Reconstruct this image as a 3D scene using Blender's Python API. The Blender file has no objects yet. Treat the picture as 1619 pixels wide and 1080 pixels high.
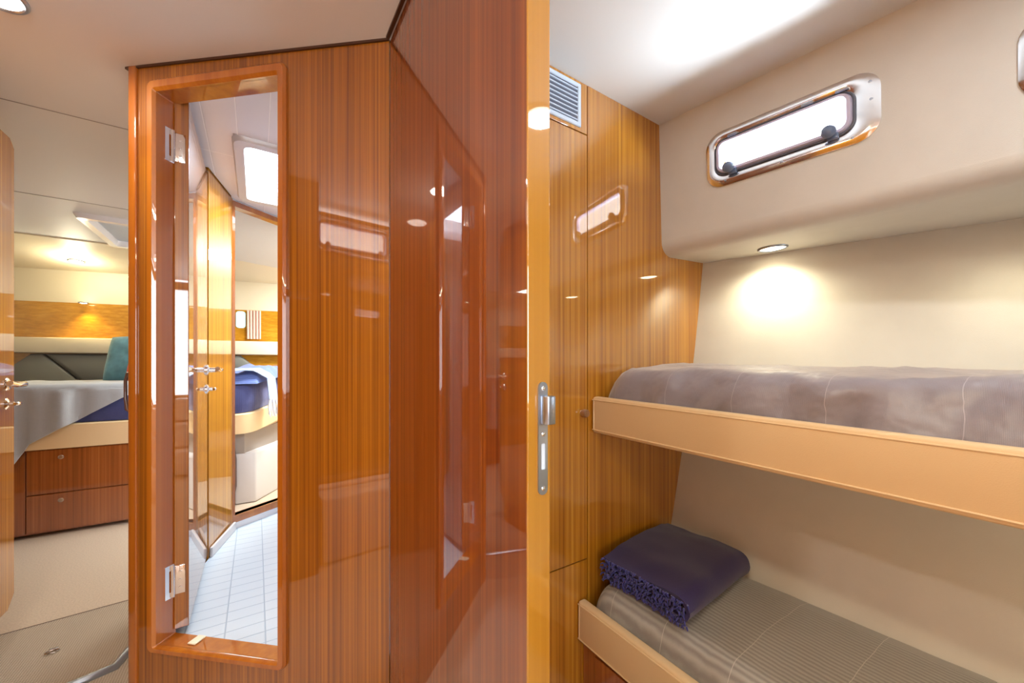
import bpy, bmesh, math, random
from mathutils import Vector, noise
random.seed(7)
H = 1.05                      # eye height above the cabin sole; heights below are relative to the eye
SC = bpy.context.scene
COL = SC.collection
PI = math.pi

# ------------------------------------------------------------------ materials
MATS = {}
def nodes(name):
    m = bpy.data.materials.new(name); m.use_nodes = True
    nt = m.node_tree; b = nt.nodes['Principled BSDF']
    MATS[name] = m
    return m, nt, b
def N(nt, t, **kw):
    n = nt.nodes.new(t)
    for k, v in kw.items():
        if k in n.inputs: n.inputs[k].default_value = v
        else: setattr(n, k, v)
    return n
def ramp(nt, fac, stops):
    r = nt.nodes.new('ShaderNodeValToRGB')
    e = r.color_ramp.elements
    e[0].position, e[0].color = stops[0][0], (*stops[0][1], 1)
    e[1].position, e[1].color = stops[1][0], (*stops[1][1], 1)
    for p, c in stops[2:]:
        x = e.new(p); x.color = (*c, 1)
    nt.links.new(fac, r.inputs['Fac'])
    return r
def wood(name, dark, mid, light, axis='z', coat=1.0, coat_rough=.02, freq=95, ior=1.9, wave=.014, long=.006):
    m, nt, b = nodes(name); L = nt.links.new
    tc = N(nt, 'ShaderNodeTexCoord')
    mp = N(nt, 'ShaderNodeMapping')
    s = [freq, freq, freq]; s['xyz'.index(axis)] = freq * long
    mp.inputs['Scale'].default_value = s
    L(tc.outputs['Object'], mp.inputs['Vector'])
    n1 = N(nt, 'ShaderNodeTexNoise', Scale=1.0, Detail=5.0, Roughness=.62)
    L(mp.outputs[0], n1.inputs['Vector'])
    mp2 = N(nt, 'ShaderNodeMapping')
    s2 = [freq*.16]*3; s2['xyz'.index(axis)] = freq * .002
    mp2.inputs['Scale'].default_value = s2
    L(tc.outputs['Object'], mp2.inputs['Vector'])
    n2 = N(nt, 'ShaderNodeTexNoise', Scale=1.0, Detail=2.0)
    L(mp2.outputs[0], n2.inputs['Vector'])
    mx = N(nt, 'ShaderNodeMath', operation='MULTIPLY_ADD'); mx.inputs[1].default_value = .25
    L(n2.outputs['Fac'], mx.inputs[0])
    m3 = N(nt, 'ShaderNodeMath', operation='MULTIPLY'); m3.inputs[1].default_value = .82
    L(n1.outputs['Fac'], m3.inputs[0]); L(m3.outputs[0], mx.inputs[2])
    r = ramp(nt, mx.outputs[0], [(.34, dark), (.73, light), (.54, mid)])
    L(r.outputs['Color'], b.inputs['Base Color'])
    b.inputs['Roughness'].default_value = .45; b.inputs['Specular IOR Level'].default_value = .15
    b.inputs['Coat Weight'].default_value = coat
    b.inputs['Coat Roughness'].default_value = coat_rough
    b.inputs['Coat IOR'].default_value = ior
    n4 = N(nt, 'ShaderNodeTexNoise', Scale=3.0, Detail=1.0)
    L(tc.outputs['Object'], n4.inputs['Vector'])
    bp = N(nt, 'ShaderNodeBump', Strength=wave, Distance=.012)
    L(n4.outputs['Fac'], bp.inputs['Height']); L(bp.outputs[0], b.inputs['Coat Normal'])
    return m
def plain(name, col, rough=.5, metal=0, coat=0, bump=0, bscale=200, var=0, vscale=3, spec=.5, sheen=0):
    m, nt, b = nodes(name); L = nt.links.new
    b.inputs['Base Color'].default_value = (*col, 1)
    b.inputs['Roughness'].default_value = rough; b.inputs['Metallic'].default_value = metal
    b.inputs['Coat Weight'].default_value = coat
    b.inputs['Specular IOR Level'].default_value = spec
    b.inputs['Sheen Weight'].default_value = sheen
    tc = N(nt, 'ShaderNodeTexCoord')
    if var:
        n = N(nt, 'ShaderNodeTexNoise', Scale=vscale, Detail=3.0); L(tc.outputs['Object'], n.inputs['Vector'])
        lo = tuple(c*(1-var) for c in col); hi = tuple(min(1, c*(1+var)) for c in col)
        r = ramp(nt, n.outputs['Fac'], [(.3, lo), (.7, hi)]); L(r.outputs['Color'], b.inputs['Base Color'])
    if bump:
        n = N(nt, 'ShaderNodeTexNoise', Scale=bscale, Detail=2.0); L(tc.outputs['Object'], n.inputs['Vector'])
        bp = N(nt, 'ShaderNodeBump', Strength=bump, Distance=.002)
        L(n.outputs['Fac'], bp.inputs['Height']); L(bp.outputs[0], b.inputs['Normal'])
    return m
def cloth(name, c0, c1, axis='x', scale=40, crease=0, csp=2.6, weave=900, strength=.4, sheen=.3, wrinkle=(.35, 6.0)):
    """ribbed woven cover: ribs vary along `axis`, thin raised cross seams at intervals"""
    m, nt, b = nodes(name); L = nt.links.new
    tc = N(nt, 'ShaderNodeTexCoord')
    w = N(nt, 'ShaderNodeTexWave', Scale=scale, Distortion=1.2, wave_type='BANDS', bands_direction=axis.upper())
    w.inputs['Detail'].default_value = 2; w.inputs['Detail Scale'].default_value = 1.5
    L(tc.outputs['Object'], w.inputs['Vector'])
    n = N(nt, 'ShaderNodeTexNoise', Scale=weave, Detail=2.0); L(tc.outputs['Object'], n.inputs['Vector'])
    big = N(nt, 'ShaderNodeTexNoise', Scale=wrinkle[1], Detail=3.0); L(tc.outputs['Object'], big.inputs['Vector'])
    a = N(nt, 'ShaderNodeMath', operation='MULTIPLY_ADD'); a.inputs[1].default_value = .5
    L(w.outputs['Fac'], a.inputs[0])
    a2 = N(nt, 'ShaderNodeMath', operation='MULTIPLY'); a2.inputs[1].default_value = .5
    L(n.outputs['Fac'], a2.inputs[0]); L(a2.outputs[0], a.inputs[2])
    r = ramp(nt, a.outputs[0], [(.2, c0), (.8, c1)])
    if crease:
        sx = N(nt, 'ShaderNodeSeparateXYZ'); L(tc.outputs['Object'], sx.inputs[0])
        w2 = N(nt, 'ShaderNodeMath', operation='MULTIPLY_ADD'); L(big.outputs['Fac'], w2.inputs[0]); w2.inputs[1].default_value = .02; L(sx.outputs['Y'], w2.inputs[2])
        d = N(nt, 'ShaderNodeMath', operation='PINGPONG'); d.inputs[1].default_value = crease; L(w2.outputs[0], d.inputs[0])
        lt = N(nt, 'ShaderNodeMath', operation='LESS_THAN'); lt.inputs[1].default_value = .0006; L(d.outputs[0], lt.inputs[0])
        mx = N(nt, 'ShaderNodeMix', data_type='RGBA'); L(lt.outputs[0], mx.inputs[0]); L(r.outputs['Color'], mx.inputs[6])
        mx.inputs[7].default_value = (*[min(1, c*1.35) for c in c1], 1); L(mx.outputs[2], b.inputs['Base Color'])
    else: L(r.outputs['Color'], b.inputs['Base Color'])
    b.inputs['Roughness'].default_value = .75; b.inputs['Sheen Weight'].default_value = sheen
    b.inputs['Specular IOR Level'].default_value = .35
    bp = N(nt, 'ShaderNodeBump', Strength=strength, Distance=.004); L(a.outputs[0], bp.inputs['Height'])
    bp2 = N(nt, 'ShaderNodeBump', Strength=wrinkle[0], Distance=.03); L(big.outputs['Fac'], bp2.inputs['Height'])
    L(bp.outputs[0], bp2.inputs['Normal']); L(bp2.outputs[0], b.inputs['Normal'])
    return m
def emis(name, col, s):
    m, nt, b = nodes(name)
    b.inputs['Base Color'].default_value = (*col, 1)
    b.inputs['Emission Color'].default_value = (*col, 1); b.inputs['Emission Strength'].default_value = s
    return m
def glass(name, tint=(1, 1, 1), gl=.06):
    m, nt, b = nodes(name); nt.nodes.remove(b); L = nt.links.new
    out = nt.nodes['Material Output']
    t = N(nt, 'ShaderNodeBsdfTransparent'); t.inputs[0].default_value = (*tint, 1)
    g = N(nt, 'ShaderNodeBsdfGlossy'); g.inputs['Roughness'].default_value = .02
    mix = N(nt, 'ShaderNodeMixShader'); mix.inputs[0].default_value = gl
    L(t.outputs[0], mix.inputs[1]); L(g.outputs[0], mix.inputs[2]); L(mix.outputs[0], out.inputs[0])
    return m

W_LOB = wood('teak_lobby', (.14, .034, .002), (.265, .080, .003), (.41, .145, .007), freq=150, long=.004)
W_DOOR = wood('teak_shaded_red_door', (.115, .020, .002), (.20, .042, .0035), (.30, .080, .008), freq=130, long=.004, ior=2.05)  # lobby teak darkened and reddened to stand in for grazing light on the door
W_CAB = wood('teak_cabin', (.26, .085, .003), (.44, .170, .009), (.64, .31, .03))
W_EDGE = wood('teak_lipping', (.33, .14, .008), (.41, .185, .014), (.49, .24, .026), freq=25)
W_FRAME = wood('teak_frame', (.28, .068, .003), (.38, .105, .005), (.46, .15, .010), freq=25)
W_BAND = wood('teak_horizontal', (.40, .16, .008), (.54, .24, .014), (.66, .33, .03), axis='x', freq=50)
W_DRAW = wood('teak_drawer', (.20, .05, .009), (.33, .09, .018), (.45, .15, .035))
M_BEAD = plain('dark_bead', (.055, .018, .007), .4)
M_DARK = plain('shadow_gap', (.02, .012, .008), .6)
M_CEIL = plain('headliner_vinyl', (.73, .715, .68), .55, bump=.15, bscale=700)
M_WALLV = plain('wall_vinyl', (.69, .665, .60), .5, bump=.2, bscale=600, var=.03, vscale=9)
M_CREAM = plain('cream_leather', (.80, .585, .33), .42, bump=.15, bscale=500, spec=.4)
M_CREAM2 = plain('cream_upholstery', (.80, .70, .50), .5)
M_CARPET = plain('carpet', (.58, .46, .35), .95, bump=.8, bscale=900, var=.12, vscale=160)
M_WHITE = plain('white_gelcoat', (.84, .85, .88), .25, coat=.4)
M_GREYW = plain('grey_moulding', (.62, .60, .60), .35, coat=.3)
M_CHROME = plain('chrome', (.86, .86, .88), .10, 1)
M_STEEL = plain('brushed_steel', (.42, .48, .58), .30, 1)
M_BRASS = plain('dull_nickel', (.55, .45, .38), .3, 1)
M_RUB = plain('rubber_seal', (.10, .11, .15), .4)
M_LAV = plain('frame_reflection_lavender', (.62, .60, .80), .3, 0, .5)  # lavender base colour stands in for reflections in the chrome frame
M_TAUPE = plain('taupe_moulding', (.30, .26, .23), .5)
M_KNOB = plain('blue_grey_knob', (.13, .19, .32), .22, coat=.6)
M_ALU = plain('grey_painted_grille', (.60, .70, .82), .35)
M_GLASS = glass('clear_glass')
M_HGLASS = glass('hatch_acrylic', (.92, .95, 1.0), .05)
M_BLIND = plain('hatch_blind', (.55, .62, .68), .6)
M_LENS = emis('warm_lens', (1, .86, .60), 14)
M_LENSW = emis('white_lens', (1, .93, .85), 6)
M_THROW = cloth('grey_throw', (.38, .41, .45), (.48, .51, .55), 'x', 60, strength=.15)
M_NAVYC = cloth('navy_cover', (.03, .035, .12), (.07, .08, .24), 'x', 55, strength=.4)
M_BLUEQ = cloth('blue_quilt', (.07, .11, .32), (.12, .18, .46), 'y', 25, strength=.3)
M_PALEB = cloth('pale_blue_throw', (.25, .36, .56), (.38, .50, .70), 'y', 60, strength=.2)
M_FRW = plain('white_fringe', (.75, .75, .78), .9)
M_BED1 = cloth('grey_bedspread', (.27, .25, .225), (.45, .43, .39), 'x', 24, crease=.085, strength=.5)
M_BED2 = cloth('silver_bedspread', (.23, .205, .235), (.31, .285, .325), 'y', 180, crease=.09, strength=.06, wrinkle=(.42, 10.0), sheen=.6)
for _m in (M_BED2,):
    _b = _m.node_tree.nodes['Principled BSDF']; _b.inputs['Roughness'].default_value = .42; _b.inputs['Specular IOR Level'].default_value = .7
M_NAVY = plain('navy_wool', (.022, .012, .085), .9, bump=.5, bscale=500, sheen=.25, var=.2, vscale=300)
M_FRING = plain('blue_fringe', (.03, .03, .20), .85, sheen=.4)
M_GREYP = plain('grey_padding', (.20, .195, .165), .75, bump=.3, bscale=500)
M_TEAL = plain('teal_pillow', (.10, .26, .33), .85, bump=.4, bscale=300, var=.2, vscale=20, sheen=.3)
M_RED = plain('red_pillow', (.55, .10, .06), .85, var=.5, vscale=25)
M_PINK = plain('pink_curtain', (.75, .50, .40), .8)
M_CYAN = emis('daylit_blind', (.45, .75, .80), .9)
M_SETT = plain('beige_settee', (.86, .76, .70), .7, bump=.2, bscale=400)  # lightened so the added bench shows up as a reflection
M_PIPE = plain('dark_leather', (.08, .035, .025), .35, coat=.4)

def jute():
    m, nt, b = nodes('woven_mat'); L = nt.links.new
    tc = N(nt, 'ShaderNodeTexCoord')
    w1 = N(nt, 'ShaderNodeTexWave', Scale=42.0, Distortion=.8, bands_direction='X')
    w2 = N(nt, 'ShaderNodeTexWave', Scale=42.0, Distortion=.8, bands_direction='Y')
    for w in (w1, w2): L(tc.outputs['Object'], w.inputs['Vector'])
    mu = N(nt, 'ShaderNodeMath', operation='MULTIPLY'); L(w1.outputs['Fac'], mu.inputs[0]); L(w2.outputs['Fac'], mu.inputs[1])
    r = ramp(nt, mu.outputs[0], [(0, (.36, .29, .22)), (1, (.62, .52, .41))])
    L(r.outputs['Color'], b.inputs['Base Color']); b.inputs['Roughness'].default_value = .95
    bp = N(nt, 'ShaderNodeBump', Strength=.6, Distance=.004); L(mu.outputs[0], bp.inputs['Height']); L(bp.outputs[0], b.inputs['Normal'])
    return m
M_JUTE = jute()
def grooved(name, base, line, sx, sy, rough=.3, ox=0):
    m, nt, b = nodes(name); L = nt.links.new
    tc = N(nt, 'ShaderNodeTexCoord')
    br = N(nt, 'ShaderNodeTexBrick'); br.offset = 0.0
    br.inputs['Color1'].default_value = (*base, 1); br.inputs['Color2'].default_value = (*base, 1)
    br.inputs['Mortar'].default_value = (*line, 1)
    br.inputs['Scale'].default_value = 1.0; br.inputs['Mortar Size'].default_value = .0022
    br.inputs['Mortar Smooth'].default_value = .3
    br.inputs['Brick Width'].default_value = sx; br.inputs['Row Height'].default_value = sy
    L(tc.outputs['Object'], br.inputs['Vector'])
    L(br.outputs['Color'], b.inputs['Base Color']); b.inputs['Roughness'].default_value = rough
    bp = N(nt, 'ShaderNodeBump', Strength=.6, Distance=.002, invert=True); L(br.outputs['Fac'], bp.inputs['Height']); L(bp.outputs[0], b.inputs['Normal'])
    return m
M_HFLOOR = grooved('grooved_white_sole', (.55, .63, .69), (.36, .45, .54), .11, .062)
M_HCEIL = grooved('planked_white_liner', (.80, .80, .85), (.97, .97, 1.0), .10, 50, .25)

# ------------------------------------------------------------------ mesh helpers
def idt(a, b, c): return (a, b, c)
def merge(bm, other):
    me = bpy.data.meshes.new('t'); other.to_mesh(me); other.free(); bm.from_mesh(me); bpy.data.meshes.remove(me)
def bx(bm, x0, x1, y0, y1, z0, z1, T=idt, bev=0, seg=2):
    t = bmesh.new()
    v = [t.verts.new((x, y, z)) for x in (x0, x1) for y in (y0, y1) for z in (z0, z1)]
    for f in ((0, 1, 3, 2), (4, 6, 7, 5), (0, 4, 5, 1), (2, 3, 7, 6), (0, 2, 6, 4), (1, 5, 7, 3)): t.faces.new([v[i] for i in f])
    if bev: bmesh.ops.bevel(t, geom=t.edges[:], offset=bev, segments=seg, profile=.5, affect='EDGES')
    for q in t.verts: q.co = T(*q.co)
    merge(bm, t)
    return bm
def prism(bm, pts, z0, z1, T=idt, bev=0, seg=2):
    t = bmesh.new()
    lo = [t.verts.new((x, y, z0)) for x, y in pts]; hi = [t.verts.new((x, y, z1)) for x, y in pts]
    n = len(pts)
    t.faces.new(lo[::-1]); t.faces.new(hi)
    for i in range(n): t.faces.new((lo[i], lo[(i+1) % n], hi[(i+1) % n], hi[i]))
    if bev: bmesh.ops.bevel(t, geom=t.edges[:], offset=bev, segments=seg, profile=.5, affect='EDGES')
    for q in t.verts: q.co = T(*q.co)
    merge(bm, t)
    return bm
def rrect(a0, a1, b0, b1, r, n=5):
    out = []
    for cx, cy, s in ((a1-r, b1-r, 0), (a0+r, b1-r, 1), (a0+r, b0+r, 2), (a1-r, b0+r, 3)):
        for k in range(n+1):
            an = (s + k/n) * PI/2
            out.append((cx + r*math.cos(an), cy + r*math.sin(an)))
    return out
def ring(bm, outer, inner, c0, c1, T, bevel=0):
    """solid frame between two loops of equal count; loops in (a,b), thickness along c; T(a,b,c)"""
    n = len(outer)
    V = []
    if bevel:
        def shr(l, other, f): return [(a+(c-a)*f, b+(d-b)*f) for (a, b), (c, d) in zip(l, other)]
        o2 = shr(outer, inner, bevel); i2 = shr(inner, outer, bevel)
        dc = (c1-c0)
        loops = [(outer, c0), (outer, c0+dc*.55), (o2, c1), (i2, c1), (inner, c0+dc*.55), (inner, c0)]
    else:
        loops = [(outer, c0), (outer, c1), (inner, c1), (inner, c0)]
    for lp, c in loops: V.append([bm.verts.new(T(a, b, c)) for a, b in lp])
    m = len(V)
    for j in range(m):
        A, B = V[j], V[(j+1) % m]
        for i in range(n): bm.faces.new((A[i], A[(i+1) % n], B[(i+1) % n], B[i]))
    return bm
def disc_poly(bm, loop, c0, c1, T):
    n = len(loop)
    A = [bm.verts.new(T(a, b, c0)) for a, b in loop]; B = [bm.verts.new(T(a, b, c1)) for a, b in loop]
    bm.faces.new(A[::-1]); bm.faces.new(B)
    for i in range(n): bm.faces.new((A[i], A[(i+1) % n], B[(i+1) % n], B[i]))
    return bm
def lathe(bm, prof, T, n=24):
    """prof: (radius, c); around the c axis; T(a,b,c)"""
    rows = []
    for r, c in prof:
        rows.append([bm.verts.new(T(r*math.cos(2*PI*k/n), r*math.sin(2*PI*k/n), c)) for k in range(n)])
    for A, B in zip(rows, rows[1:]):
        for k in range(n): bm.faces.new((A[k], A[(k+1) % n], B[(k+1) % n], B[k]))
    bm.faces.new(rows[0][::-1]); bm.faces.new(rows[-1])
    return bm
def tube(bm, pts, r, n=10):
    pts = [Vector(p) for p in pts]; rows = []
    rs = r if isinstance(r, (list, tuple)) else [r]*len(pts)
    up = None
    for i, p in enumerate(pts):
        d = (pts[min(i+1, len(pts)-1)] - pts[max(i-1, 0)]).normalized()
        if up is None: up = Vector((0, 0, 1)) if abs(d.z) < .9 else Vector((1, 0, 0))
        a = d.cross(up).normalized(); b = a.cross(d).normalized(); up = b
        rows.append([bm.verts.new(p + rs[i]*(a*math.cos(2*PI*k/n) + b*math.sin(2*PI*k/n))) for k in range(n)])
    for A, B in zip(rows, rows[1:]):
        for k in range(n): bm.faces.new((A[k], A[(k+1) % n], B[(k+1) % n], B[k]))
    bm.faces.new(rows[0][::-1]); bm.faces.new(rows[-1])
    return bm
def grid(bm, nu, nv, fn, thick=0):
    P = [[Vector(fn(i/nu, j/nv)) for j in range(nv+1)] for i in range(nu+1)]
    V = [[bm.verts.new(p) for p in r] for r in P]
    for i in range(nu):
        for j in range(nv): bm.faces.new((V[i][j], V[i+1][j], V[i+1][j+1], V[i][j+1]))
    if thick:
        W = []
        for i in range(nu+1):
            row = []
            for j in range(nv+1):
                du = P[min(i+1, nu)][j] - P[max(i-1, 0)][j]; dv = P[i][min(j+1, nv)] - P[i][max(j-1, 0)]
                n = du.cross(dv)
                n = n.normalized() if n.length > 1e-9 else Vector((0, 0, 1))
                row.append(bm.verts.new(P[i][j] - n*thick))
            W.append(row)
        for i in range(nu):
            for j in range(nv): bm.faces.new((W[i][j+1], W[i+1][j+1], W[i+1][j], W[i][j]))
        for i in range(nu):
            bm.faces.new((V[i+1][0], V[i][0], W[i][0], W[i+1][0])); bm.faces.new((V[i][nv], V[i+1][nv], W[i+1][nv], W[i][nv]))
        for j in range(nv):
            bm.faces.new((V[0][j], V[0][j+1], W[0][j+1], W[0][j])); bm.faces.new((V[nu][j+1], V[nu][j], W[nu][j], W[nu][j+1]))
    return bm
def loft(bm, sections):
    """closed cross-sections of equal count, capped"""
    R = [[bm.verts.new(p) for p in s] for s in sections]
    n = len(R[0])
    for A, B in zip(R, R[1:]):
        for k in range(n): bm.faces.new((A[k], A[(k+1) % n], B[(k+1) % n], B[k]))
    bm.faces.new(R[0][::-1]); bm.faces.new(R[-1])
    return bm
def bounds(bm):
    xs = [v.co.x for v in bm.verts]; ys = [v.co.y for v in bm.verts]; zs = [v.co.z for v in bm.verts]
    return ((min(xs)+max(xs))/2, (min(ys)+max(ys))/2, min(zs))
ORG = {}
def obj(name, bm, mat, parent=None, smooth=False, label=None, cat=None, group=None, kind=None, keep=None, sub=0):
    bmesh.ops.remove_doubles(bm, verts=bm.verts[:], dist=1e-5)
    bmesh.ops.recalc_face_normals(bm, faces=bm.faces[:])
    if parent is not None: o0 = ORG[parent.name]
    else: o0 = keep or bounds(bm)
    for v in bm.verts: v.co = Vector((v.co.x-o0[0], v.co.y-o0[1], v.co.z-o0[2]))
    me = bpy.data.meshes.new(name); bm.to_mesh(me); bm.free()
    if smooth:
        for p in me.polygons: p.use_smooth = True
        try: me.set_sharp_from_angle(angle=math.radians(38))
        except Exception: pass
    me.materials.append(mat)
    o = bpy.data.objects.new(name, me); COL.objects.link(o)
    ORG[o.name] = o0
    if parent is not None: o.parent = parent
    else: o.location = (o0[0], o0[1], o0[2]+H)
    if sub:
        s = o.modifiers.new('s', 'SUBSURF'); s.levels = sub; s.render_levels = sub
    return tag(o, label, cat, group, kind)
def tag(o, label=None, cat=None, group=None, kind=None):
    if label: o['label'] = label
    if cat: o['category'] = cat
    if group: o['group'] = group
    if kind: o['kind'] = kind
    return o
def thing(name, loc, label, cat, group=None, kind=None):
    o = bpy.data.objects.new(name, None); COL.objects.link(o)
    o.location = (loc[0], loc[1], loc[2]+H); o.empty_display_size = .05
    ORG[o.name] = loc
    return tag(o, label, cat, group, kind)
def copy_tree(o, parent=None):
    c = o.copy(); COL.objects.link(c); ORG[c.name] = ORG.get(o.name)
    if parent is not None: c.parent = parent
    for ch in [x for x in bpy.data.objects if x.parent == o]: copy_tree(ch, c)
    return c
B = bmesh.new
ST = 'structure'
CZ = .905      # ceiling
FZ = -1.05     # sole

# ------------------------------------------------------------------ shell: floor, ceiling
b = B(); bx(b, -2.3, 1.95, -2.6, 5.2, FZ-.05, FZ)
obj('floor', b, M_CARPET, label='beige carpeted cabin floor leading to the island bed', cat='floor', kind=ST)
b = B()
xs = [-2.3, -.9, -.317, -.30, -.075, .306, .43, 2.0]; ys = [-2.2, 1.83, 2.5, 3.41, 4.08, 4.2]
def crown(x): return .028*max(0, min(1, (.306-x)/.62))
for i in range(len(xs)-1):
    for j in range(len(ys)-1):
        cx, cy = (xs[i]+xs[i+1])/2, (ys[j]+ys[j+1])/2
        if (-.075 < cx < .43 and 1.83 < cy < 2.5) or (-.9 < cx < -.30 and 3.41 < cy < 4.08): continue
        bx(b, xs[i], xs[i+1], ys[j], ys[j+1], CZ, CZ+.04, lambda x, y, z: (x, y, z+crown(x)))
obj('ceiling', b, M_CEIL, label='cream vinyl headliner with thin panel joints over lobby and cabins', cat='ceiling', kind=ST)

b = B()
for y in (2.10, 3.17): bx(b, -2.25, -.33, y-.0022, y+.0022, CZ+.0265, CZ+.029)
obj('trim_6', b, M_TAUPE, label='thin dark joint welts across the headliner', cat='trim', kind=ST)
# forward cabin end wall: line through plan
def wy(x): return 4.936 - .2433*(x+1.66)
def WT(a, c, z):      # a = x along wall, c = distance out from wall towards the room
    return (a - c*.236, wy(a) - c*.972, z)
b = B(); bx(b, -2.3, 1.4, -.05, 0, .50, .86, WT)
obj('wall_forward', b, M_CREAM2, label='cream upper wall at the head end of the island bed', cat='wall', kind=ST)
b = B()
def cove(u, v):
    x = -2.3 + 3.7*u
    y0 = 4.12; y1 = wy(x)
    t = v
    z = CZ + .028 - (.933-.835)*math.sin(t*PI/2)**1.3
    return (x, y0+(y1-y0)*t, z)
grid(b, 20, 10, cove, .01)
obj('ceiling_cove', b, M_CREAM2, smooth=True, label='sloping cream ceiling cove above the island bed', cat='ceiling', kind=ST)
b = B(); bx(b, -2.3, 1.4, -.05, .004, .10, .55, WT)
obj('wall_panelling', b, W_BAND, label='horizontal teak band along the wall above the island bed', cat='wall', kind=ST)
b = B(); bx(b, -2.3, 1.4, -.05, .004, FZ, .10, WT)
obj('wall_lower', b, W_BAND, label='teak wall behind the grey padded headboards', cat='wall', kind=ST)
b = B(); bx(b, -2.25, 1.4, .006, .085, .115, .245, WT, bev=.012)
obj('ledge', b, M_CREAM2, smooth=True, label='cream padded ledge running below the teak band over the bed', cat='ledge')
for nm, bxs, mt, lb in (
    ('wall_port_cabin', [(-2.3, -2.25, 2.2, 5.2)], M_WALLV, 'port side wall of the forward cabin'),
    ('wall_starboard_cabin', [(1.35, 1.4, 2.6, 4.6)], M_WALLV, 'starboard side wall of the forward cabin'),
    ('wall_cabin_aft', [(-2.3, -.80, 2.2, 2.24)], W_CAB, 'teak bulkhead behind the open forward cabin door'),
    ('wall_port_lobby', [(-.83, -.79, 1.03, 2.2), (-1.1, -.83, 1.03, 1.07)], W_LOB, 'teak lining on the port side of the lobby'),
    ('wall_partition', [(.325, .36, -1.22, -.60)], W_LOB, 'partition aft of the bunk cabin doorway'),
    ('wall_bunk_aft', [(.36, 2.0, -1.25, -1.20)], M_WALLV, 'cream aft wall of the bunk cabin'),
    ('wall_head_starboard', [(.78, .82, .95, 3.2)], M_WHITE, 'white starboard wall of the shower room')):
    b = B()
    for q in bxs: bx(b, *q, FZ, CZ+.028)
    obj(nm, b, mt, label=lb, cat='wall', kind=ST)

# ------------------------------------------------------------------ lobby aft: port nook with portlight, companionway
b = B()
TP = lambda a, z, c: (-1.10 - c, a, z)
def full(a0, a1, b0, b1): return rrect(a0, a1, b0, b1, .001, 6)
ring(b, full(.45, 1.03, .60, .905), rrect(.53, .99, .675, .87, .05, 6), 0, .04, TP)
bx(b, -1.14, -1.10, -2.2, .45, .60, .905); bx(b, -1.14, -1.10, -2.2, 1.07, FZ, .60)
obj('wall_port', b, W_CAB, label='teak port side wall of the lobby nook', cat='wall', kind=ST)
b = B(); bx(b, -1.08, -.86, -1.9, 1.0, FZ, -.70, bev=.02); bx(b, -1.09, -1.02, -1.9, 1.0, -.70, -.68, bev=.01)
obj('added_settee', b, M_SETT, smooth=True, label='low beige bench added along the port side for its reflection', cat='seat')  # added so the glossy bulkhead has something pale to reflect
# unseen aft wall; its companionway opening is added to let daylight in
b = B()
TA = lambda a, z, c: (a, -2.15 - c, z)
ring(b, full(-1.1, .36, FZ, .905), full(-.75, .20, -.30, .82), 0, .05, TA)
bx(b, .36, 2.0, -2.2, -2.15, FZ, .905)
obj('wall_aft', b, W_CAB, label='unseen teak bulkhead with a companionway opening added for daylight', cat='wall', kind=ST)
t = thing('companionway_steps', (-.27, -1.9, FZ), 'teak companionway steps below the opening', 'steps')
for k in range(3):
    b = B(); bx(b, -.70, .16, -2.13+.0, -1.55-.19*k, FZ+.02+.24*k, FZ+.24*(k+1), bev=.008)
    obj('step', b, M_SETT, t, smooth=True)

# ------------------------------------------------------------------ diagonal bulkhead (shower room entrance)
D0 = Vector((.306, 1.077)); DU = Vector((-.735, .678)); DN = Vector((-.678, -.735))
def DT(u, z, v):
    p = D0 + DU*u + DN*v
    return (p.x, p.y, z)
U0, U1, Z0, Z1 = .340, .758, -.853, .842
TH = .050
b = B()
ring(b, full(.0, .835, FZ, CZ+.030), rrect(U0-.004, U1+.004, Z0-.004, Z1+.004, .001, 6), 0, -TH, DT)
obj('wall_diagonal', b, W_LOB, label='glossy teak diagonal bulkhead around the shower room doorway', cat='wall', kind=ST)
b = B()
ring(b, rrect(.313, .789, -.874, .878, .022, 6), rrect(U0, U1, Z0, Z1, .004, 6), -.002, .014, DT, bevel=.22)
ring(b, rrect(U0-.004, U1+.004, Z0-.004, Z1+.004, .004, 6), rrect(U0, U1, Z0, Z1, .004, 6), -.001, -TH-.003, DT)
fr = obj('trim_1', b, W_FRAME, smooth=True, label='rounded teak door frame of the narrow shower room doorway', cat='door frame', kind=ST)
b = B()
prism(b, [(.833, .006), (.862, .006), (.872, -.004), (.872, -TH-.006), (.862, -TH-.014), (.833, -TH-.014)], FZ, CZ+.029, lambda u, v, z: DT(u, z, v), bev=.004, seg=3)
obj('trim_2', b, W_FRAME, smooth=True, label='rounded teak end post at the left edge of the diagonal bulkhead', cat='post', kind=ST)
b = B(); bx(b, .0, .875, -.01, .005, CZ-.006, CZ+.001, lambda u, v, z: DT(u, z+.0275*min(1, u/.844), v))
obj('trim_3', b, M_BEAD, label='thin dark teak bead between diagonal bulkhead and ceiling', cat='trim', kind=ST)
# brass-coloured sill latch
b = B(); bx(b, .640, .668, -.05, -.012, Z0+.001, Z0+.006, lambda u, v, z: DT(u, z, v), bev=.002)
obj('sill_catch', b, M_CREAM2, label='small pale yellow catch on the shower room door sill', cat='catch')
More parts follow.
